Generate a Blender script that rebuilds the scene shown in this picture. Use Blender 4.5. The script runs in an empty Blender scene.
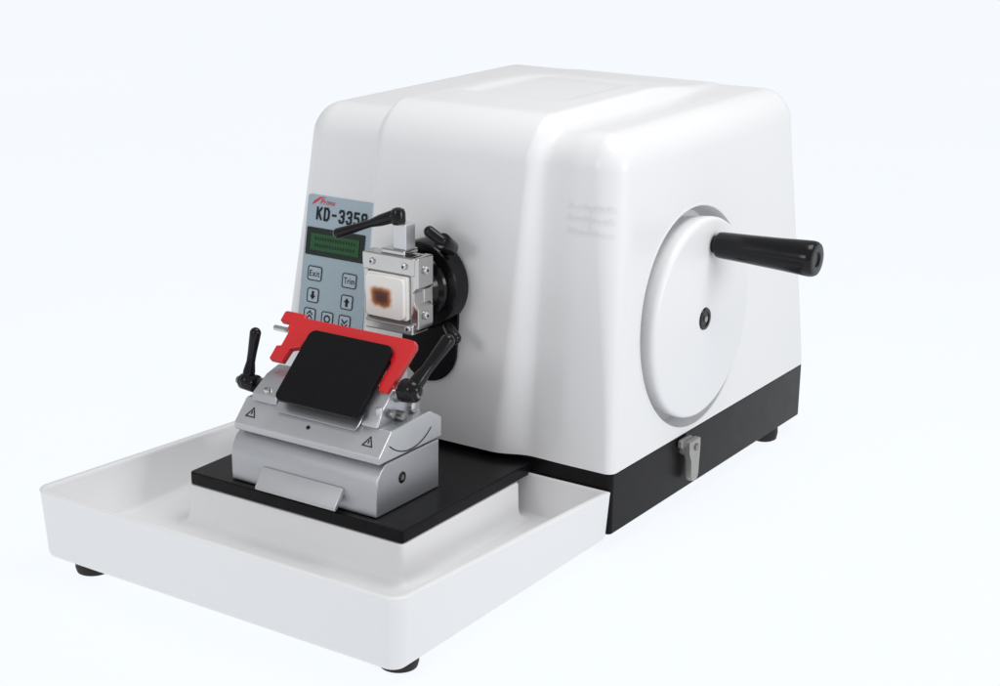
import bpy, bmesh, math, random, numpy as np
from mathutils import Vector, Matrix
from mathutils.bvhtree import BVHTree

sc = bpy.context.scene
sc.unit_settings.scale_length = 0.1      # 1 unit = 10 cm
sc.view_settings.view_transform = 'Standard'
sc.view_settings.look = 'None'
sc.view_settings.exposure = 0
ZO = 0.62      # height of the tray rim above the table
H = 2.49

# ------------------------------------------------------------ materials
def mat(name, col, rough=0.4, metal=0.0, coat=0.0, bump=0.0, bscale=60, var=0.0, spec=0.5, rvar=0.0, aniso=None):
    m = bpy.data.materials.new(name); m.use_nodes = True
    nt = m.node_tree; b = nt.nodes["Principled BSDF"]
    b.inputs["Base Color"].default_value = (*col, 1)
    b.inputs["Roughness"].default_value = rough
    b.inputs["Metallic"].default_value = metal
    b.inputs["Coat Weight"].default_value = coat
    b.inputs["Coat Roughness"].default_value = 0.12
    b.inputs["Specular IOR Level"].default_value = spec
    tc = nt.nodes.new("ShaderNodeTexCoord")
    src = tc.outputs["Object"]
    if aniso:
        mp = nt.nodes.new("ShaderNodeMapping"); mp.inputs["Scale"].default_value = aniso
        nt.links.new(src, mp.inputs[0]); src = mp.outputs[0]
    n = nt.nodes.new("ShaderNodeTexNoise"); n.inputs["Scale"].default_value = bscale
    n.inputs["Detail"].default_value = 4
    nt.links.new(src, n.inputs["Vector"])
    if bump > 0:
        bp = nt.nodes.new("ShaderNodeBump"); bp.inputs["Strength"].default_value = bump
        bp.inputs["Distance"].default_value = 0.01
        nt.links.new(n.outputs["Fac"], bp.inputs["Height"]); nt.links.new(bp.outputs[0], b.inputs["Normal"])
    n2 = nt.nodes.new("ShaderNodeTexNoise"); n2.inputs["Scale"].default_value = bscale*0.08 if not aniso else bscale*.5
    n2.inputs["Detail"].default_value = 5
    nt.links.new(src, n2.inputs["Vector"])
    if var > 0:
        mx = nt.nodes.new("ShaderNodeMix"); mx.data_type = 'RGBA'
        mx.inputs[6].default_value = (*[c*(1-var) for c in col], 1)
        mx.inputs[7].default_value = (*[min(1, c*(1+var)) for c in col], 1)
        nt.links.new(n2.outputs["Fac"], mx.inputs[0]); nt.links.new(mx.outputs[2], b.inputs["Base Color"])
    if rvar > 0:
        mr = nt.nodes.new("ShaderNodeMapRange")
        mr.inputs[3].default_value = max(0, rough-rvar); mr.inputs[4].default_value = rough+rvar
        nt.links.new(n2.outputs["Fac"], mr.inputs[0]); nt.links.new(mr.outputs[0], b.inputs["Roughness"])
    return m

WHITE = mat("white_enamel", (.80, .80, .81), .40, coat=.10, bump=.03, bscale=40, var=.008, rvar=.05)
WHITEW = mat("white_handwheel_plastic", (.80, .80, .81), .42, coat=.1, bump=.02, bscale=50, var=.008)
TRAYM = mat("white_tray_plastic", (.81, .81, .82), .45, bump=.03, bscale=30, var=.008, rvar=.05)
BLACK = mat("black_enamel", (.006, .005, .005), .32, bump=.06, bscale=90, var=.2, rvar=.08, spec=.13)
BLACKP = mat("black_plate_anodised", (.006, .006, .007), .30, bump=.08, bscale=120, var=.2, rvar=.06, spec=.14)
PLAST = mat("black_gloss_plastic", (.006, .006, .007), .20, coat=.03, bump=.02, bscale=60, var=.2, spec=.25)
RUBBER = mat("black_rubber", (.02, .015, .013), .6, bump=.1, bscale=80, var=.2, spec=.3)
SILVER = mat("brushed_aluminium", (.54, .55, .58), .33, metal=.88, bump=.10, bscale=40, var=.06, rvar=.06, aniso=(.6, 14, 14))
SILVER2 = mat("satin_aluminium", (.60, .61, .63), .34, metal=.75, bump=.05, bscale=60, var=.05, rvar=.06)
STEEL = mat("polished_steel", (.55, .54, .53), .18, metal=1, bump=.04, bscale=70, var=.12, rvar=.08)
DSTEEL = mat("dark_steel", (.25, .25, .25), .3, metal=.9, bump=.04, bscale=70, var=.12, rvar=.08)
LATCH = mat("grey_cast_metal", (.36, .35, .34), .4, metal=.6, bump=.1, bscale=80, var=.1)
RED = mat("red_enamel", (.62, .010, .014), .3, coat=.3, bump=.03, bscale=60, var=.06)
PANEL = mat("blue_grey_panel_film", (.36, .45, .51), .4, bump=.02, bscale=80, var=.015)
LCDF = mat("lcd_frame", (.010, .020, .014), .25, var=.2, spec=.25)
LCD = mat("lcd_green", (.010, .085, .022), .18, var=.25, bscale=200, spec=.3)
INK = mat("dark_ink", (.010, .012, .016), .5, var=.1, spec=.2)
BTN = mat("button_film", (.42, .51, .57), .42, var=.02)
REDI = mat("red_ink", (.6, .02, .03), .5, var=.1)
GHOST = mat("faint_white_mark", (.775, .778, .79), .5, var=.01)
CASS = mat("white_cassette_wax", (.86, .85, .82), .4, bump=.1, bscale=30, var=.03)

# tissue embedded in wax: compact dark core, orange-brown edge, fading into white wax
TISS = bpy.data.materials.new("tissue_in_wax"); TISS.use_nodes = True
nt = TISS.node_tree; b = nt.nodes["Principled BSDF"]; b.inputs["Roughness"].default_value = .4
tc = nt.nodes.new("ShaderNodeTexCoord")
nz = nt.nodes.new("ShaderNodeTexNoise"); nz.inputs["Scale"].default_value = 11; nz.inputs["Detail"].default_value = 4
nt.links.new(tc.outputs["Object"], nz.inputs["Vector"])
sp_ = nt.nodes.new("ShaderNodeSeparateXYZ"); nt.links.new(tc.outputs["Object"], sp_.inputs[0])
def mth(op, a, b_=None):
    n_ = nt.nodes.new("ShaderNodeMath"); n_.operation = op
    for i, v_ in enumerate((a, b_)):
        if v_ is None: continue
        if isinstance(v_, (int, float)): n_.inputs[i].default_value = v_
        else: nt.links.new(v_, n_.inputs[i])
    return n_.outputs[0]
dx = mth('POWER', mth('ABSOLUTE', mth('DIVIDE', sp_.outputs[0], .112)), 4.0)
dz = mth('POWER', mth('ABSOLUTE', mth('DIVIDE', sp_.outputs[2], .092)), 4.0)
dd_ = mth('POWER', mth('ADD', dx, dz), .25)
dd_ = mth('ADD', dd_, mth('MULTIPLY', mth('SUBTRACT', nz.outputs["Fac"], .5), .55))
cr = nt.nodes.new("ShaderNodeValToRGB"); nt.links.new(dd_, cr.inputs[0])
e = cr.color_ramp.elements
e[0].position = .0; e[0].color = (.05, .010, .006, 1); e[1].position = 1.0; e[1].color = (.86, .85, .82, 1)
for p_, c_ in ((.40, (.09, .020, .009, 1)), (.58, (.24, .07, .025, 1)), (.72, (.42, .17, .07, 1)), (.84, (.72, .52, .36, 1))):
    q_ = e.new(p_); q_.color = c_
nt.links.new(cr.outputs[0], b.inputs["Base Color"])

# ------------------------------------------------------------ mesh builder
WL = {}
def setp(o, parent, wl):
    WL[o.name] = Vector(wl)
    if parent: 
        o.parent = parent; o.location = Vector(wl) - WL[parent.name]
    else: o.location = wl

def empty(name, loc, label, cat):
    e = bpy.data.objects.new(name, None); bpy.context.collection.objects.link(e)
    e.empty_display_size = .2
    setp(e, None, Vector(loc)); e["label"] = label; e["category"] = cat
    return e

class MB:
    def __init__(s): s.bm = bmesh.new(); s.mi = 0
    def add(s, vs, fs, M=None):
        bv = [s.bm.verts.new(M @ Vector(v) if M is not None else Vector(v)) for v in vs]
        for f in fs:
            try:
                nf = s.bm.faces.new([bv[i] for i in f]); nf.material_index = s.mi
            except ValueError: pass
        return bv
    def box(s, x0, x1, y0, y1, z0, z1, M=None):
        v = [(x, y, z) for x in (x0, x1) for y in (y0, y1) for z in (z0, z1)]
        f = [(0,1,3,2),(4,6,7,5),(0,4,5,1),(2,3,7,6),(0,2,6,4),(1,5,7,3)]
        s.add(v, f, M); return s
    def prism(s, pts, ax, a0, a1, M=None):
        def P(p, a):
            return {'x': (a, p[0], p[1]), 'y': (p[0], a, p[1]), 'z': (p[0], p[1], a)}[ax]
        n = len(pts)
        v = [P(p, a0) for p in pts] + [P(p, a1) for p in pts]
        f = [tuple(range(n)), tuple(range(n, 2*n))] + [(i, (i+1) % n, n+(i+1) % n, n+i) for i in range(n)]
        s.add(v, f, M); return s
    def lathe(s, p0, d, prof, seg=48, M=None):
        p0 = Vector(p0); d = Vector(d).normalized()
        a = d.orthogonal().normalized(); b = d.cross(a)
        vs, rings = [], []
        for t, r in prof:
            if r < 1e-6:
                rings.append([len(vs)]); vs.append(p0+d*t)
            else:
                rings.append(list(range(len(vs), len(vs)+seg)))
                vs += [p0+d*t+(a*math.cos(2*math.pi*k/seg)+b*math.sin(2*math.pi*k/seg))*r for k in range(seg)]
        fs = []
        for A, B in zip(rings, rings[1:]):
            for k in range(seg):
                k2 = (k+1) % seg
                if len(A) == 1 and len(B) == 1: continue
                if len(A) == 1: fs.append((A[0], B[k], B[k2]))
                elif len(B) == 1: fs.append((A[k], B[0], A[k2]))
                else: fs.append((A[k], B[k], B[k2], A[k2]))
        if len(rings[0]) > 1: fs.append(tuple(rings[0]))
        if len(rings[-1]) > 1: fs.append(tuple(rings[-1]))
        s.add(vs, fs, M); return s
    def cyl(s, p0, p1, r0, r1=None, seg=40, c=.0, M=None):
        r1 = r0 if r1 is None else r1
        p0 = Vector(p0); p1 = Vector(p1); L = (p1-p0).length
        pr = [(0, r0), (L, r1)] if c <= 0 else [(0, r0-c), (c*.3, r0-c*.3), (c, r0), (L-c, r1), (L-c*.3, r1-c*.3), (L, r1-c)]
        return s.lathe(p0, p1-p0, pr, seg, M)
    def ball(s, p, r, seg=28):
        return s.lathe(Vector(p)-Vector((0,0,r)), (0,0,1), [(r-r*math.cos(math.pi*k/14), r*math.sin(math.pi*k/14)) for k in range(15)], seg)
    def capsule(s, p0, p1, r0, r1, seg=28, rm=None):
        p0 = Vector(p0); p1 = Vector(p1); L = (p1-p0).length
        pr = [(-r0*math.cos(a), r0*math.sin(a)) for a in np.linspace(0, math.pi/2, 7)]
        if rm:
            pr += [(L*.22, r0*.75+rm*.25), (L*.4, rm), (L*.6, rm*1.04), (L*.8, r1*.6+rm*.4)]
        pr += [(L+r1*math.sin(a), r1*math.cos(a)) for a in np.linspace(0, math.pi/2, 7)]
        pr[-1] = (pr[-1][0], 0)
        return s.lathe(p0, p1-p0, pr, seg)
    def flat(s, v2, fs, fn):
        s.add([fn(*p) for p in v2], fs); return s
    def slab(s, pts, fn):
        n = len(pts)
        s.add([fn(u, v, 0) for u, v in pts]+[fn(u, v, 1) for u, v in pts], [tuple(range(n)), tuple(range(n, 2*n))]+[(i, (i+1) % n, n+(i+1) % n, n+i) for i in range(n)])
        return s
    def obj(s, name, mats, parent=None, bevel=0.0, sharp=32, seg=3, label=None, cat=None, weld=False, nozo=False, recalc=True):
        bm = s.bm
        if weld: bmesh.ops.remove_doubles(bm, verts=bm.verts, dist=1e-4)
        if recalc: bmesh.ops.recalc_face_normals(bm, faces=bm.faces)
        co = [v.co for v in bm.verts]
        lo = Vector([min(c[i] for c in co) for i in range(3)]); hi = Vector([max(c[i] for c in co) for i in range(3)])
        c = (lo+hi)/2
        for v in bm.verts: v.co -= c
        me = bpy.data.meshes.new(name); bm.to_mesh(me); bm.free()
        for m in (mats if isinstance(mats, (list, tuple)) else [mats]): me.materials.append(m)
        for p in me.polygons: p.use_smooth = True
        me.set_sharp_from_angle(angle=math.radians(sharp))
        o = bpy.data.objects.new(name, me); bpy.context.collection.objects.link(o)
        setp(o, parent, c + Vector((0, 0, 0 if nozo else ZO)))
        if bevel > 0:
            b = o.modifiers.new("bevel", 'BEVEL'); b.width = bevel; b.segments = seg
            b.limit_method = 'ANGLE'; b.angle_limit = math.radians(sharp); b.harden_normals = True
        if label: o["label"] = label
        if cat: o["category"] = cat
        return o

def rrect(u0, u1, v0, v1, r, n=8):
    out = []
    for cx, cy, a in ((u1-r, v1-r, 0), (u0+r, v1-r, 90), (u0+r, v0+r, 180), (u1-r, v0+r, 270)):
        for k in range(n+1):
            t = math.radians(a+90*k/n); out.append((cx+r*math.cos(t), cy+r*math.sin(t)))
    return out

def text2d(s, h=None, w=None, bold=0.0, shear=0.0):
    cu = bpy.data.curves.new("t", 'FONT'); cu.body = s; cu.offset = bold; cu.shear = shear; cu.resolution_u = 4
    cu.space_character = 1.12
    o = bpy.data.objects.new("t", cu); bpy.context.collection.objects.link(o)
    bpy.context.view_layer.update()
    me = bpy.data.meshes.new_from_object(o.evaluated_get(bpy.context.evaluated_depsgraph_get()))
    v = np.array([[q.co.x, q.co.y] for q in me.vertices]); f = [tuple(p.vertices) for p in me.polygons]
    bpy.data.objects.remove(o); bpy.data.curves.remove(cu); bpy.data.meshes.remove(me)
    lo, hi = v.min(0), v.max(0); v = v-(lo+hi)/2
    sy = h/(hi[1]-lo[1]) if h else w/(hi[0]-lo[0]); sx = w/(hi[0]-lo[0]) if w else sy
    v[:, 0] *= sx; v[:, 1] *= sy
    return v, f
def frame2d(w, h, t, r):
    a = rrect(-w/2, w/2, -h/2, h/2, r, 4); b = rrect(-w/2+t, w/2-t, -h/2+t, h/2-t, max(r-t, .002), 4)
    n = len(a); return a+b, [(i, (i+1) % n, n+(i+1) % n, n+i) for i in range(n)]

def S(a, b, x):
    t = min(1, max(0, (x-a)/(b-a))); return t*t*(3-2*t)

# ------------------------------------------------------------ ground (plain surface with added glow)
gm = bpy.data.materials.new("pale_emissive_ground"); gm.use_nodes = True  # emission put in to keep it pale and shadowless; no lamp beneath
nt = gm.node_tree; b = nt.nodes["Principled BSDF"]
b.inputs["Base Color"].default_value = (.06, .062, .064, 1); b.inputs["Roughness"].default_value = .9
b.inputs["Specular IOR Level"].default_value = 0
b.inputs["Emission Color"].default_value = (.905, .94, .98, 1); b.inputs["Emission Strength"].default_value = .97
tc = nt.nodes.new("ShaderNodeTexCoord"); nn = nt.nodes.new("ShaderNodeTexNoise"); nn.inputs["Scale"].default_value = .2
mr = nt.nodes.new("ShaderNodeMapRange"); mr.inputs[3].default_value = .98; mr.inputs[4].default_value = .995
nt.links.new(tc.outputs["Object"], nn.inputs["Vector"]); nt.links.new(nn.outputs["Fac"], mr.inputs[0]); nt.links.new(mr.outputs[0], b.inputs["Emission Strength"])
g = MB(); g.add([(-300, -300, 0), (300, -300, 0), (300, 300, 0), (-300, 300, 0)], [(0, 1, 2, 3)])
gr = g.obj("ground", gm, nozo=True); gr["kind"] = "structure"

# ============================================================ MICROTOME
mt = empty("microtome", (-1.6, 4.3, 0), "white rotary microtome with black base, control panel and side handwheel", "microtome")

X0, X1, Y0, Y1 = -3.25, 0.0, 2.66, 6.12
TR, TL, TF, TB = -.11, .20, .20, -.24
def band(x, z):
    zz = z/H
    xr = -.99 + .17*zz**1.1 - .04*(1-zz)**3
    wd = .32 - .18*min(1, zz*1.2)
    up = S(-2.42, -2.31, x)*(1-S(xr, xr+wd, x))
    groove = -(.10+.25*zz)*S(xr+wd*.25, xr+wd, x)*(1-S(xr+wd, xr+wd+.32, x))
    return up+groove
def axisvals(a, b, ea, eb, step):
    out = list(np.arange(a, a+ea, .02)) if ea else [a]
    st = a+ea; en = b-eb
    n = max(1, int((en-st)/step)); out += list(np.linspace(st, en, n+1))
    if eb: out += list(np.arange(en+.02, b-1e-6, .02)) + [b]
    r = []
    for v in sorted(out):
        if not r or v-r[-1] > 1e-5: r.append(float(v))
    return r
xs = axisvals(X0, X1, .3, .3, .02); ys = axisvals(Y0, Y1, .3, .3, .045); zs = axisvals(0, H, 0, .3, .05)
def hmap(x, y, z):
    r = .07+.19*S(0, H, z)
    ix = min(max(x, X0+r), X1-r); iy = min(max(y, Y0+r), Y1-r); iz = min(z, H-r)
    d = Vector((x-ix, y-iy, z-iz)); n = d.normalized(); q = Vector((ix, iy, iz))+n*r
    w = min(1, max(0, -n.y)+max(0, n.z))
    q = q + n*(.085*band(q.x, q.z)*w*(1-S(4.6, 5.8, y)*.9))
    if n.z > 0:
        q.z -= .022*max(0, n.z)*S(-2.2, -2.05, x)*(1-S(-1.18, -1.03, x))*S(3.5, 3.68, y)*(1-S(5.0, 5.2, y))
    tz = q.z/H; fy = (Y1-q.y)/(Y1-Y0); fr = (q.x-X0)/(X1-X0)
    q.y += (TF*fy+TB*(1-fy))*tz
    q.x += (TR*fr+TL*(1-fr))*tz
    return q
def front_y(x, z): 
    return Y0+TF*z/H-.085*band(x, z)
hb = MB()
def grid(A, B, fn):
    na, nb = len(A), len(B)
    hb.add([hmap(*fn(a, b_)) for a in A for b_ in B], [(i*nb+j, (i+1)*nb+j, (i+1)*nb+j+1, i*nb+j+1) for i in range(na-1) for j in range(nb-1)])
grid(xs, ys, lambda a, b_: (a, b_, H))
grid(xs, zs, lambda a, b_: (a, Y0, b_)); grid(xs, zs, lambda a, b_: (a, Y1, b_))
grid(ys, zs, lambda a, b_: (X0, a, b_)); grid(ys, zs, lambda a, b_: (X1, a, b_))
bmesh.ops.remove_doubles(hb.bm, verts=hb.bm.verts, dist=1e-4)
bmesh.ops.holes_fill(hb.bm, edges=[e for e in hb.bm.edges if e.is_boundary], sides=0)
hbvh = BVHTree.FromBMesh(hb.bm)
housing = hb.obj("housing", WHITE, mt, sharp=40)

WY, WZ, WR = 3.975, .92, .885
tilt = math.atan(-TR/H)
ax = Vector((math.cos(tilt), 0, math.sin(tilt)))
pc = Vector((TR*WZ/H, WY, WZ))
cb = MB(); cb.lathe(pc-ax*.20, ax, [(0, WR-.03), (.06, WR-.01), (.19, WR), (.5, WR)], 160)
cut = cb.obj("cutter", WHITE, None)
bm_ = housing.modifiers.new("b", 'BOOLEAN'); bm_.object = cut; bm_.operation = 'DIFFERENCE'; bm_.solver = 'EXACT'
bpy.context.view_layer.update()
nm = bpy.data.meshes.new_from_object(housing.evaluated_get(bpy.context.evaluated_depsgraph_get()))
housing.modifiers.clear(); housing.data = nm
lb = MB(); lb.lathe(pc, ax, [(-.02, WR-.004), (.001, WR-.004), (.005, WR+.002), (.006, WR+.008), (.003, WR+.016), (-.02, WR+.02)], 160)
bmx = bmesh.new(); bmx.from_mesh(nm)
off = WL[housing.name]-Vector((0, 0, ZO))
for f in [f for f in lb.bm.faces if len(f.verts) > 10]: lb.bm.faces.remove(f)
bmesh.ops.recalc_face_normals(lb.bm, faces=lb.bm.faces)
vm = {v: bmx.verts.new(v.co-off) for v in lb.bm.verts}
for f in lb.bm.faces: bmx.faces.new([vm[v] for v in f.verts])
bmx.to_mesh(nm); bmx.free(); lb.bm.free()
for p in nm.polygons: p.use_smooth = True; p.material_index = 0
nm.set_sharp_from_angle(angle=math.radians(40))
bpy.data.objects.remove(cut)

# very faint patch of embossed marks near the corner of the housing
em = MB()
def proj(cx, cz, e):
    def fn(u, v):
        h = hbvh.ray_cast(Vector((cx+u, -3, cz+v)), Vector((0, 1, 0)))
        return h[0]+h[1]*e*(1 if h[1].y < 0 else -1)
    return fn
random.seed(5)
pj = proj(-.34, 1.86, .003)
nu, nv = 40, 24
cells = set()
for row in (3, 12, 20):
    for i in range(2, nu-2):
        cells.add((i, row))
        if i % 5 in (0, 1, 3) and random.random() < .8:
            for j in range(1, random.choice((2, 3, 4))): cells.add((i, row+j))
for j in range(3, 21): cells.add((20, j))
vd = {}
def gv(i, j):
    if (i, j) not in vd:
        vd[(i, j)] = em.bm.verts.new(pj(-.21+.42*i/nu, -.13+.26*j/nv))
    return vd[(i, j)]
for (i, j) in sorted(cells):
    em.bm.faces.new([gv(i, j), gv(i+1, j), gv(i+1, j+1), gv(i, j+1)])
em.obj("embossed_mark", GHOST, mt)

# base
bb = MB()
bb.prism(rrect(X0+.01, X1-.008, Y0+.012, Y1-.01, .04), 'z', -.49, -.006)
bb.obj("base", BLACK, mt, bevel=.012)
pb = MB(); pb.prism(rrect(-2.73, -.72, 1.0, 2.75, .03, 4), 'z', -.15, -.05)
pb.obj("bed_plate", BLACKP, mt, bevel=.012)
for (x, y) in ((-.14, 5.65), (-2.9, 5.6), (-2.9, 3.0), (-.3, 3.0)):
    f = MB(); f.lathe((x, y, -ZO), (0, 0, 1), [(0, .09), (.015, .115), (.07, .125), (.14, .12)], 36)
    f.obj("foot", RUBBER, mt)

# handwheel
hw = MB(); X = .045
c = Vector((0, WY, WZ))
hw.lathe(c, (1, 0, 0), [(-.24, .3), (-.24, .77), (-.1, .795), (X-.06, .803), (X-.035, .802), (X-.018, .795), (X-.006, .782), (X, .765), (X, .14), (X+.006, .125), (X+.006, 0)], 160)
wheel = hw.obj("handwheel", WHITEW, mt)
h = MB(); h.lathe(c+Vector((X-.02, 0, 0)), (1, 0, 0), [(0, .095), (.02, .095), (.038, .085), (.040, .06), (.032, .055), (.032, 0)], 48)
h.mi = 1; h.lathe(c+Vector((X+.0, 0, 0)), (1, 0, 0), [(0, .024), (.022, .024), (.024, .018), (.024, 0)], 24)
h.obj("hub_cap", [PLAST, LATCH], wheel)
h = MB(); hc = (X-.02, 4.09, 1.50); K = 1.06
h.lathe(hc, (1, 0, 0), [(t_*K, r_) for t_, r_ in [(0, .07), (.05, .07), (.05, .088), (.06, .1), (.09, .104), (.3, .112), (.55, .124), (.74, .136), (.79, .138), (.815, .134), (.83, .124), (.835, .11), (.832, .06), (.82, .05), (.82, 0)]], 64)
h.obj("handle", PLAST, wheel)

# lock latch on the base
l = MB()
l.cyl((-.02, 3.82, -.12), (.05, 3.82, -.12), .06, c=.01)
l.prism(rrect(3.71, 3.90, -.10, -.03, .025), 'x', .0, .035)
l.prism([(3.76, -.05), (3.94, -.05), (3.945, -.12), (3.93, -.36), (3.91, -.395), (3.87, -.405), (3.83, -.395), (3.81, -.36), (3.80, -.22), (3.76, -.14)], 'x', .03, .085)
l.mi = 1; l.cyl((.08, 3.87, -.115), (.10, 3.87, -.115), .03, c=.006)
l.obj("lock_latch", [LATCH, DSTEEL], mt, bevel=.016)

# ------- control panel
def onp(cx, cz, eps):
    return lambda u, v: (cx+u-.075*(1.72-cz-v), Y0+TF*(cz+v)/H-eps, cz+v)
cpb = MB(); PX0, PX1, PZ0, PZ1 = -2.975, -2.30, .52, 1.755
pts = rrect(PX0, PX1, PZ0, PZ1, .02, 4)
f0 = onp(0, 0, .012); f1 = onp(0, 0, -.03)
cpb.slab(pts, lambda u, v, s: f1(u, v) if s else f0(u, v))
cp = cpb.obj("control_panel", PANEL, mt)
d = MB(); fn = onp(-2.655, 1.375, .017)
q = rrect(-.30, .30, -.115, .115, .01, 3); d.flat(q, [tuple(range(len(q)))], fn)
d.mi = 1; fn = onp(-2.655, 1.375, .021); d.flat([(-.25, -.07), (.25, -.07), (.25, .07), (-.25, .07)], [(0, 1, 2, 3)], fn)
d.mi = 0
for row in (-.028, .028):
    for k in range(16):
        u = -.2+k*.0265; fn = onp(-2.655+u, 1.375+row, .0225)
        d.flat([(-.007, -.013), (.007, -.013), (.007, .013), (-.007, .013)], [(0, 1, 2, 3)], fn)
d.obj("display", [LCDF, LCD], cp)
STK = {
 'K': [[(0, 0), (0, 1)], [(1, 1), (.1, .45)], [(.3, .6), (1, 0)]],
 'D': [[(0, 0), (0, 1), (.65, 1), (1, .78), (1, .22), (.65, 0), (0, 0)]],
 '3': [[(.0, .82), (.2, 1), (.8, 1), (1, .85), (1, .65), (.8, .52), (.4, .52)], [(.8, .52), (1, .38), (1, .15), (.8, 0), (.2, 0), (0, .18)]],
 '5': [[(1, 1), (.05, 1), (.05, .58), (.8, .60), (1, .45), (1, .15), (.8, 0), (.2, 0), (0, .15)]],
 '8': [[(.2, 1), (.8, 1), (1, .85), (1, .65), (.8, .52), (.2, .52), (0, .65), (0, .85), (.2, 1)], [(.8, .52), (1, .38), (1, .15), (.8, 0), (.2, 0), (0, .15), (0, .38), (.2, .52)]],
 '-': [[(.1, .5), (.9, .5)]]}
t = MB(); cxs = -2.865; W_, H_, T_ = .042, .094, .0095
for ch in "KD-3358":
    lay = 0
    for pl in STK[ch]:
        for a, b_ in zip(pl, pl[1:]):
            a2 = Vector((a[0]*W_, a[1]*H_)); b2 = Vector((b_[0]*W_, b_[1]*H_)); dv = (b2-a2).normalized(); nv_ = Vector((-dv.y, dv.x))*T_
            a2 = a2-dv*T_*.7; b2 = b2+dv*T_*.7
            t.flat([a2-nv_, b2-nv_, b2+nv_, a2+nv_], [(0, 1, 2, 3)], onp(cxs, 1.562, .017+.0001*lay)); lay += 1
    cxs += .0765
t.obj("model_lettering", INK, cp)
t = MB(); v, f = text2d("Prima", h=.042, w=.15, bold=.01, shear=.4); t.flat(v, f, onp(-2.77, 1.708, .017))
t.obj("brand_lettering", REDI, cp)
t = MB()
t.flat([(-.06, -.035), (-.03, -.02), (.03, .025), (.09, .035), (.02, .035), (-.035, .0)], [(0, 1, 2, 3, 4, 5)], onp(-2.87, 1.708, .018))
t.obj("brand_emblem", REDI, cp)
def arrow(up, dy=0, s=1.0):
    k = 1 if up else -1
    p = [(0, .036), (.030, .0), (.012, .0), (.012, -.036), (-.012, -.036), (-.012, .0), (-.030, .0)]
    return [(x*s, (y*k)*s+dy) for x, y in p]
def chev(up, dy):
    k = 1 if up else -1
    return [(x, y*k+dy) for x, y in [(-.03, -.016), (0, .012), (.03, -.016), (.03, -.002), (0, .028), (-.03, -.002)]]
btns = [(-2.835, 1.11, "Exit"), (-2.475, 1.10, "Trim"), (-2.835, .925, "D"), (-2.48, .92, "U"), (-2.85, .755, "UU"), (-2.665, .75, "O"), (-2.485, .75, "DD")]
for x, z, k in btns:
    w = .135 if len(k) > 2 else .11
    bt = MB(); q = rrect(-w/2, w/2, -.055, .055, .015, 4)
    bt.flat(q, [tuple(range(len(q)))], onp(x, z, .016))
    bt.mi = 1; v, f = frame2d(w+.012, .122, .008, .02); bt.flat(v, f, onp(x, z, .019))
    fn = onp(x, z, .0195)
    if k in ("Exit", "Trim"):
        v, f = text2d(k, h=.052, w=.105, bold=.004); bt.flat(v, f, fn)
    elif k in "DU": q = arrow(k == "U"); bt.flat(q, [tuple(range(7))], fn)
    elif k == "O":
        v = [(r*math.cos(a), r*math.sin(a)) for r in (.034, .021) for a in np.linspace(0, 2*math.pi, 25)[:-1]]
        bt.flat(v, [(i, (i+1) % 24, 24+(i+1) % 24, 24+i) for i in range(24)], fn)
    else:
        for dy in (-.020, .014): bt.flat(chev(k == "UU", dy), [(0, 1, 4, 5), (1, 2, 3, 4)], fn)
    bt.obj("button", [BTN, INK], cp)

# ------- specimen head: slot, disc, clamp
SX, SZ = -1.65, 1.25
sl = MB(); q = rrect(-1.90, -1.38, .46, 1.60, .26, 12)
sl.slab(q, lambda u, v, s: (u, front_y(-1.6, v)-(.03 if s else .004), v))
sl.obj("slot_cover", BLACKP, mt, bevel=.006)
sd = MB()
sd.lathe((SX, 2.72, SZ), (0, -1, 0), [(0, .31), (.04, .33), (.06, .345), (.20, .345), (.215, .338), (.22, .325), (.22, .2), (.21, .19), (.21, 0)], 72)
head = sd.obj("specimen_head", PLAST, mt, sharp=30)
s2 = MB()
s2.lathe((SX+.02, 2.52, SZ), (0, -1, 0), [(0, .24), (.04, .25), (.06, .24), (.08, .2), (.12, .18)], 48)
s2.cyl((SX+.24, 2.58, 1.56), (SX+.28, 2.40, 1.66), .06, .065, c=.012)
s2.capsule((SX+.28, 2.40, 1.66), (SX+.18, 2.38, 1.72), .04, .045)
s2.obj("orientation_knob", PLAST, head)
s2 = MB(); s2.capsule((SX+.30, 2.45, .98), (SX+.40, 2.40, .92), .04, .05)
s2.obj("locking_screw", PLAST, head)
CX0, CX1 = -1.90, -1.42; CZ0, CZ1 = .99, 1.58
cl = MB()
cl.box(CX0+.03, CX1, 2.24, 2.36, CZ0+.02, CZ1-.03)
cl.box(CX0, CX1, 2.11, 2.25, 1.43, CZ1-.01)
cl.box(CX0-.02, CX0+.05, 2.13, 2.28, 1.46, 1.56)
cl.prism([(2.09, CZ0-.01), (2.30, CZ0-.01), (2.30, 1.08), (2.15, 1.08), (2.09, 1.05)], 'x', CX0+.03, CX1+.0)
cl.prism([(CX1-.045, 1.02), (CX1+.03, 1.02), (CX1+.03, 1.18), (CX1-.01, 1.22), (CX1-.01, 1.30), (CX1+.03, 1.34), (CX1+.03, 1.57), (CX1-.045, 1.57)], 'y', 2.12, 2.32)
cl.box(CX0+.0, CX0+.045, 2.12, 2.26, 1.03, 1.44)
cl.box(SX-.10, SX+.12, 2.14, 2.32, CZ1-.015, CZ1+.025)
cl.obj("specimen_clamp", STEEL, head, bevel=.012)
sp = MB()
sp.box(SX-.01, SX+.11, 2.17, 2.30, CZ1+.02, 1.80)
sp.obj("clamp_post", SILVER2, head, bevel=.012)
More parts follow.
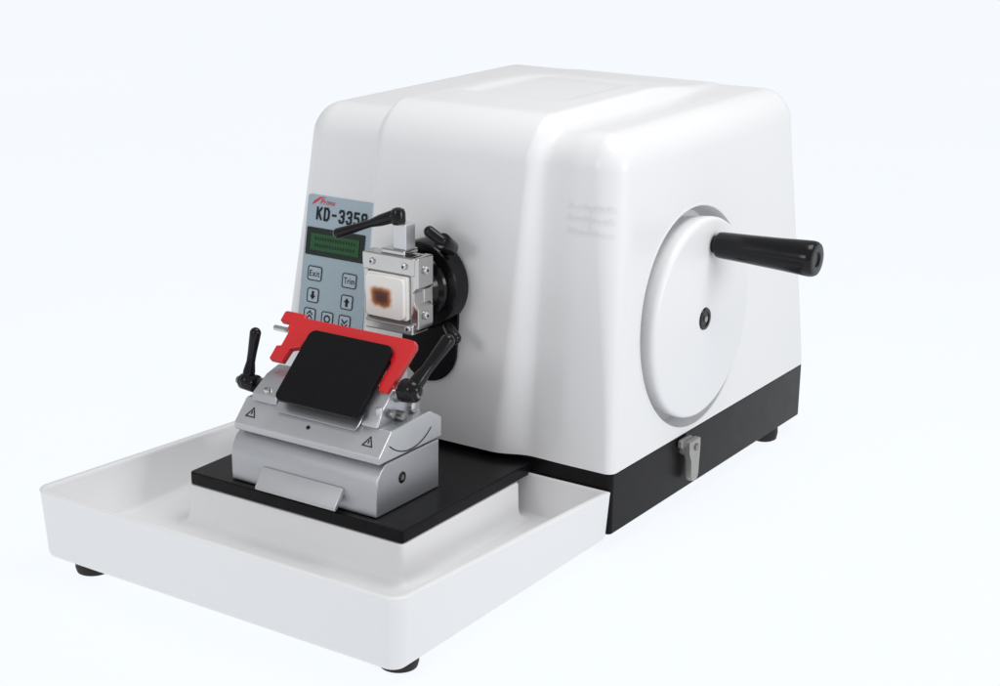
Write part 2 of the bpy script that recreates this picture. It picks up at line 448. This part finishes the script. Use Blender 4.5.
for a, b_, r_ in [((CX1+.028, 2.21, 1.12), (CX1+.055, 2.21, 1.12), .03), ((CX1+.028, 2.21, 1.47), (CX1+.055, 2.21, 1.47), .03),
               ((CX0+.09, 2.112, 1.50), (CX0+.09, 2.09, 1.50), .026), ((CX1-.09, 2.112, 1.50), (CX1-.09, 2.09, 1.50), .026), ((CX1-.04, 2.095, 1.03), (CX1-.04, 2.07, 1.03), .026)]:
    sw = MB(); sw.cyl(a, b_, r_, c=.006)
    dd = (Vector(b_)-Vector(a)).normalized(); sw.mi = 1; sw.cyl(b_, Vector(b_)+dd*.001, r_*.45, seg=6)
    sw.obj("screw", [SILVER2, INK], head)
lv = MB()
lv.lathe((SX+.02, 2.2, 1.79), (0, 0, 1), [(0, .045), (.02, .058), (.09, .056), (.115, .045), (.125, .02), (.126, 0)], 32)
lv.capsule((SX-.02, 2.19, 1.845), (-2.17, 2.16, 1.655), .05, .042, rm=.031)
lv.obj("clamp_lever", PLAST, head)

# ============================================================ TRAY
tr = empty("waste_tray", (-1.62, 1.33, 0), "shallow white plastic waste tray standing in front of the microtome", "tray")
def loop(ins, rf):
    x0, x1, y0, y1 = -3.33+ins, -.0-ins, -.03+ins, 2.655-ins*.3
    out = []
    for cx, cy, a, r in ((x1, y1, 0, .01), (x0, y1, 90, .01), (x0, y0, 180, rf), (x1, y0, 270, rf)):
        ccx = cx-r if cx == x1 else cx+r; ccy = cy-r if cy == y1 else cy+r
        for k in range(9):
            t_ = math.radians(a+90*k/8); out.append((ccx+r*math.cos(t_), ccy+r*math.sin(t_)))
    return out
def rz(y, z): return z-.13 if (y > 2.6 and z > -.3) else z
levels = [(.055, .09, -.525), (.038, .11, -.51), (.03, .12, -.49), (.004, .13, -.02), (.0, .13, -.006), (.006, .125, 0), (.045, .10, 0), (.055, .09, -.006), (.060, .085, -.02), (.095, .08, -.41), (.115, .07, -.435), (.14, .06, -.45)]
tb = MB(); vs = []; fs = []
for ins, r, z in levels: vs += [(x, y, rz(y, z)) for x, y in loop(ins, r)]
n = 36
for L in range(len(levels)-1):
    fs += [(L*n+i, L*n+(i+1) % n, (L+1)*n+(i+1) % n, (L+1)*n+i) for i in range(n)]
fs += [tuple(range(n)), tuple(range((len(levels)-1)*n, len(levels)*n))]
tb.add(vs, fs); tb.obj("tray_body", TRAYM, tr, sharp=50)
pd = MB()
PL = [(-.08, .09, -.4525), (-.045, .07, -.445), (-.02, .055, -.43), (-.005, .045, -.40), (.0, .04, -.36), (.004, .04, -.17), (.012, .035, -.154), (.03, .03, -.152)]
pv = []
for ins, r, z in PL: pv += [(x, y, z) for x, y in rrect(-2.75+ins, -.70-ins, .985+ins, 2.50-ins, r, 5)]
npv = 24
pd.add(pv, [(L*npv+i, L*npv+(i+1) % npv, (L+1)*npv+(i+1) % npv, (L+1)*npv+i) for L in range(len(PL)-1) for i in range(npv)]+[tuple(range(npv)), tuple(range((len(PL)-1)*npv, len(PL)*npv))])
pd.obj("pedestal", TRAYM, tr, sharp=50)
for (x, y) in ((-2.93, .16), (-.2, .25)):
    f = MB(); f.lathe((x, y, -ZO), (0, 0, 1), [(0, .09), (.015, .125), (.05, .135), (.1, .135)], 36)
    f.obj("foot", RUBBER, tr)

# ============================================================ BLADE HOLDER
bh = empty("blade_holder", (-1.68, 1.46, ZO-.05), "silver blade holder with red finger guard on black plate", "blade holder")
A0, A1 = -2.36, -1.0
hb2 = MB()
pr = [(1.07, -.048), (1.84, -.048), (1.84, .33), (1.22, .33), (1.18, .325), (1.13, .29), (1.09, .23), (1.07, .15)]
hb2.prism(pr, 'x', A0, A1)
hb2.obj("holder_base", SILVER, bh, bevel=.012)
hh = MB()
hh.cyl((A1-.02, 1.38, .17), (A1+.004, 1.38, .17), .045, c=.006)
hh.mi = 1; hh.cyl((A1-.0, 1.38, .17), (A1+.006, 1.38, .17), .022, seg=6)
hh.obj("hex_socket", [PLAST, DSTEEL], bh)
su = MB()
su.prism([(1.10, .345), (1.86, .345), (1.86, .50), (1.72, .58), (1.24, .56), (1.09, .40)], 'x', A0+.02, A1+.01)
su.obj("tilt_segment", SILVER2, bh, bevel=.012)
# stepped ledge with a narrow engraved scale strip
lg = MB(); lg.box(A0+.07, A1-.16, 1.27, 1.36, .55, .60)
lg.obj("ledge", SILVER, bh, bevel=.008)
sa = MB()
def sidef(u, v): return (A1+.0135, u, v)
arc = [(1.47+r*math.cos(a), .74+r*math.sin(a)) for r in (.375, .383) for a in np.linspace(math.radians(228), math.radians(312), 25)]
sa.flat([(y, z-.0) for y, z in arc], [(i, i+1, 25+i+1, 25+i) for i in range(24)], sidef)
sa.obj("arc_scale", INK, bh)
yA, zA, yB, zB = 1.09, .40, 1.24, .56; Ls = math.hypot(yB-yA, zB-zA); ty, tz_ = (yB-yA)/Ls, (zB-zA)/Ls
def slope(cx, cv, e=.004):
    return lambda u, v: (cx+u, yA+(cv+v)*ty-tz_*e, zA+(cv+v)*tz_+ty*e)
for cx in (-2.22, -1.13):
    ln = MB()
    a, b_ = [(0, .048), (-.048, -.036), (.048, -.036)], [(0, .033), (-.034, -.028), (.034, -.028)]
    ln.flat(a+b_, [(0, 1, 4, 3), (1, 2, 5, 4), (2, 0, 3, 5)], slope(cx, .105))
    ln.flat([(-.004, .014), (.004, .014), (.004, -.014), (-.004, -.014)], [(0, 1, 2, 3)], slope(cx, .105))
    ln.obj("warning_mark", INK, bh)
ln = MB(); ln.flat([(.016*math.cos(a), .016*math.sin(a)) for a in np.linspace(0, 2*math.pi, 17)[:-1]], [tuple(range(16))], slope(-1.68, .10))
ln.obj("pin_hole", INK, bh)
lp = MB()
lp.prism([(1.08, .11), (1.06, .125), (.965, .0), (.96, -.02), (.97, -.03), (.985, -.025), (1.08, .08)], 'x', -2.04, -1.29)
lp.obj("pull_lip", SILVER2, bh, bevel=.006)
th = math.atan2(.41, .45); c_, s_ = math.cos(th), math.sin(th)
def tp(v, e): return (1.15+v*c_-e*s_, .63+v*s_+e*c_)
ca = MB()
p = [tp(-.06, -.08), tp(.55, -.08), tp(.60, -.10), tp(.60, -.16), (1.80, .82), (1.80, .575), (1.26, .575)]
ca.prism(p, 'x', -2.02, -1.25)
ca.prism([(1.20, .56), (1.70, .56), (1.72, .68), (1.52, .76), (1.38, .72), (1.22, .62)], 'x', -2.26, -2.02)
ca.prism([(1.22, .56), (1.74, .56), (1.74, .68), (1.60, .80), (1.42, .80), (1.28, .68)], 'x', -1.25, -1.10)
ca.obj("blade_carrier", SILVER, bh, bevel=.012)
def part(nm_, ma, *cs_):
    q_ = MB()
    for a, b_, r_ in cs_: q_.cyl(a, b_, r_, c=.008)
    return q_.obj(nm_, ma, bh)
part("clamp_shaft", DSTEEL, ((-2.42, 1.46, .60), (-1.03, 1.46, .60), .04))
part("lever_stud", STEEL, ((-1.12, 1.46, .74), (-.97, 1.46, .80), .05))
part("adjusting_screw", STEEL, ((-1.13, 1.63, .63), (-1.06, 1.63, .63), .05))
part("adjusting_screw", SILVER2, ((-1.13, 1.30, .60), (-1.13, 1.28, .70), .03))
part("adjusting_screw", DSTEEL, ((-1.10, 1.36, .64), (-1.05, 1.36, .64), .03))
part("adjusting_screw", STEEL, ((-2.14, 1.26, .60), (-2.14, 1.25, .66), .03))
part("guard_hinge_pin", STEEL, ((-2.44, 1.70, .97), (-2.05, 1.70, .97), .022))
bp = MB()
q = rrect(-1.995, -1.225, 0, .62, .06, 8)
bp.slab(q, lambda u, v, s: (u, *tp(v, -.02 if s else .015)))
bp.obj("pressure_plate", BLACKP, bh, bevel=.006)
rg = MB()
U = [(-2.35, .745), (-2.35, .66), (-2.25, .66), (-2.25, .60), (-2.22, .59), (-2.22, .46), (-2.26, .45), (-2.26, .33), (-2.13, .33), (-2.12, .45), (-2.04, .48), (-2.03, .55), (-1.96, .56), (-1.27, .56), (-1.215, .50), (-1.225, .34), (-1.205, .27), (-1.125, .27), (-1.11, .33), (-1.09, .68), (-1.11, .72), (-1.18, .725), (-2.14, .725), (-2.15, .755), (-2.33, .755)]
rg.slab(U, lambda u, v, s: (u, *tp(v, -.085 if s else -.03)))
rg.obj("finger_guard", RED, bh, bevel=.010)
for side in (0, 1):
    L = MB()
    if side == 0:
        L.cyl((-2.40, 1.44, .59), (-2.56, 1.44, .59), .07, .062, c=.015)
        L.capsule((-2.50, 1.44, .60), (-2.46, 1.50, .97), .05, .044, rm=.034)
        L.ball((-2.50, 1.44, .60), .068)
        L.mi = 1; L.cyl((-2.56, 1.44, .59), (-2.6, 1.44, .59), .03, c=.005)
    else:
        L.cyl((-1.05, 1.46, .80), (-.92, 1.46, .80), .088, .074, c=.015)
        L.ball((-.97, 1.46, .81), .08)
        L.capsule((-.97, 1.46, .82), (-.87, 1.76, 1.12), .058, .052, rm=.042)
        L.mi = 1; L.cyl((-.92, 1.46, .80), (-.895, 1.46, .80), .035, c=.005)
    L.obj("clamping_lever", [PLAST, DSTEEL], bh)

# ============================================================ CASSETTE
cs = empty("tissue_cassette", (-1.66, 2.12, ZO+1.09), "white wax tissue cassette with brown specimen held in steel clamp", "tissue cassette")
k = MB(); k.prism(rrect(CX0+.055, CX1-.05, 1.085, 1.425, .015, 4), 'y', 2.09, 2.22)
k.obj("cassette", CASS, cs, bevel=.008)
random.seed(9)
k = MB(); wq = [(u+random.uniform(-.003, .003), v+random.uniform(-.003, .003)) for u, v in rrect(CX0+.064, CX1-.060, 1.095, 1.415, .04, 6)]
k.prism(wq, 'y', 2.055, 2.092)
wax = k.obj("wax_block", CASS, cs, bevel=.018, sharp=60)
k = MB(); k.prism(rrect(-1.685-.125, -1.685+.125, 1.248-.11, 1.248+.11, .05, 6), 'y', 2.0542, 2.06)
k.obj("tissue", TISS, cs)

# ============================================================ CAMERA
pitch = math.atan(560/1750); yaw = math.radians(35.4)
F = Vector((-math.sin(yaw)*math.cos(pitch), math.cos(yaw)*math.cos(pitch), -math.sin(pitch)))
R = Vector((math.cos(yaw), math.sin(yaw), 0)); Uv = R.cross(F)
cam = bpy.data.cameras.new("camera"); co = bpy.data.objects.new("camera", cam); bpy.context.collection.objects.link(co)
M = Matrix(((R.x, Uv.x, -F.x, 0), (R.y, Uv.y, -F.y, 0), (R.z, Uv.z, -F.z, 0), (0, 0, 0, 1)))
M.translation = Vector((.5436*11, -.7326*11, .4304*11+ZO)); co.matrix_world = M
cam.lens = 63; cam.sensor_width = 36; cam.shift_x = .067; cam.shift_y = .027; cam.clip_end = 2000
sc.camera = co

# ============================================================ LIGHT
w = bpy.data.worlds.new("World"); sc.world = w; w.use_nodes = True
bg = w.node_tree.nodes["Background"]; bg.inputs[0].default_value = (.98, .99, 1, 1); bg.inputs[1].default_value = .46
def area(name, loc, tgt, size, energy, col=(1, 1, 1)):
    L = bpy.data.lights.new(name, 'AREA'); L.shape = 'RECTANGLE'; L.size = size[0]; L.size_y = size[1]; L.energy = energy; L.color = col
    o = bpy.data.objects.new(name, L); bpy.context.collection.objects.link(o); o.location = loc
    o.rotation_euler = (Vector(tgt)-Vector(loc)).to_track_quat('-Z', 'Y').to_euler()
area("overhead_softbox", (1, 4, 11), (-1.5, 3, 1), (5, 5), 500)
area("side_softbox", (11, 2, 5), (-1, 3.5, 1.5), (3.5, 3.5), 400)
area("front_softbox", (-4, -10, 7), (-1.5, 2, 1), (3.5, 3.5), 290)
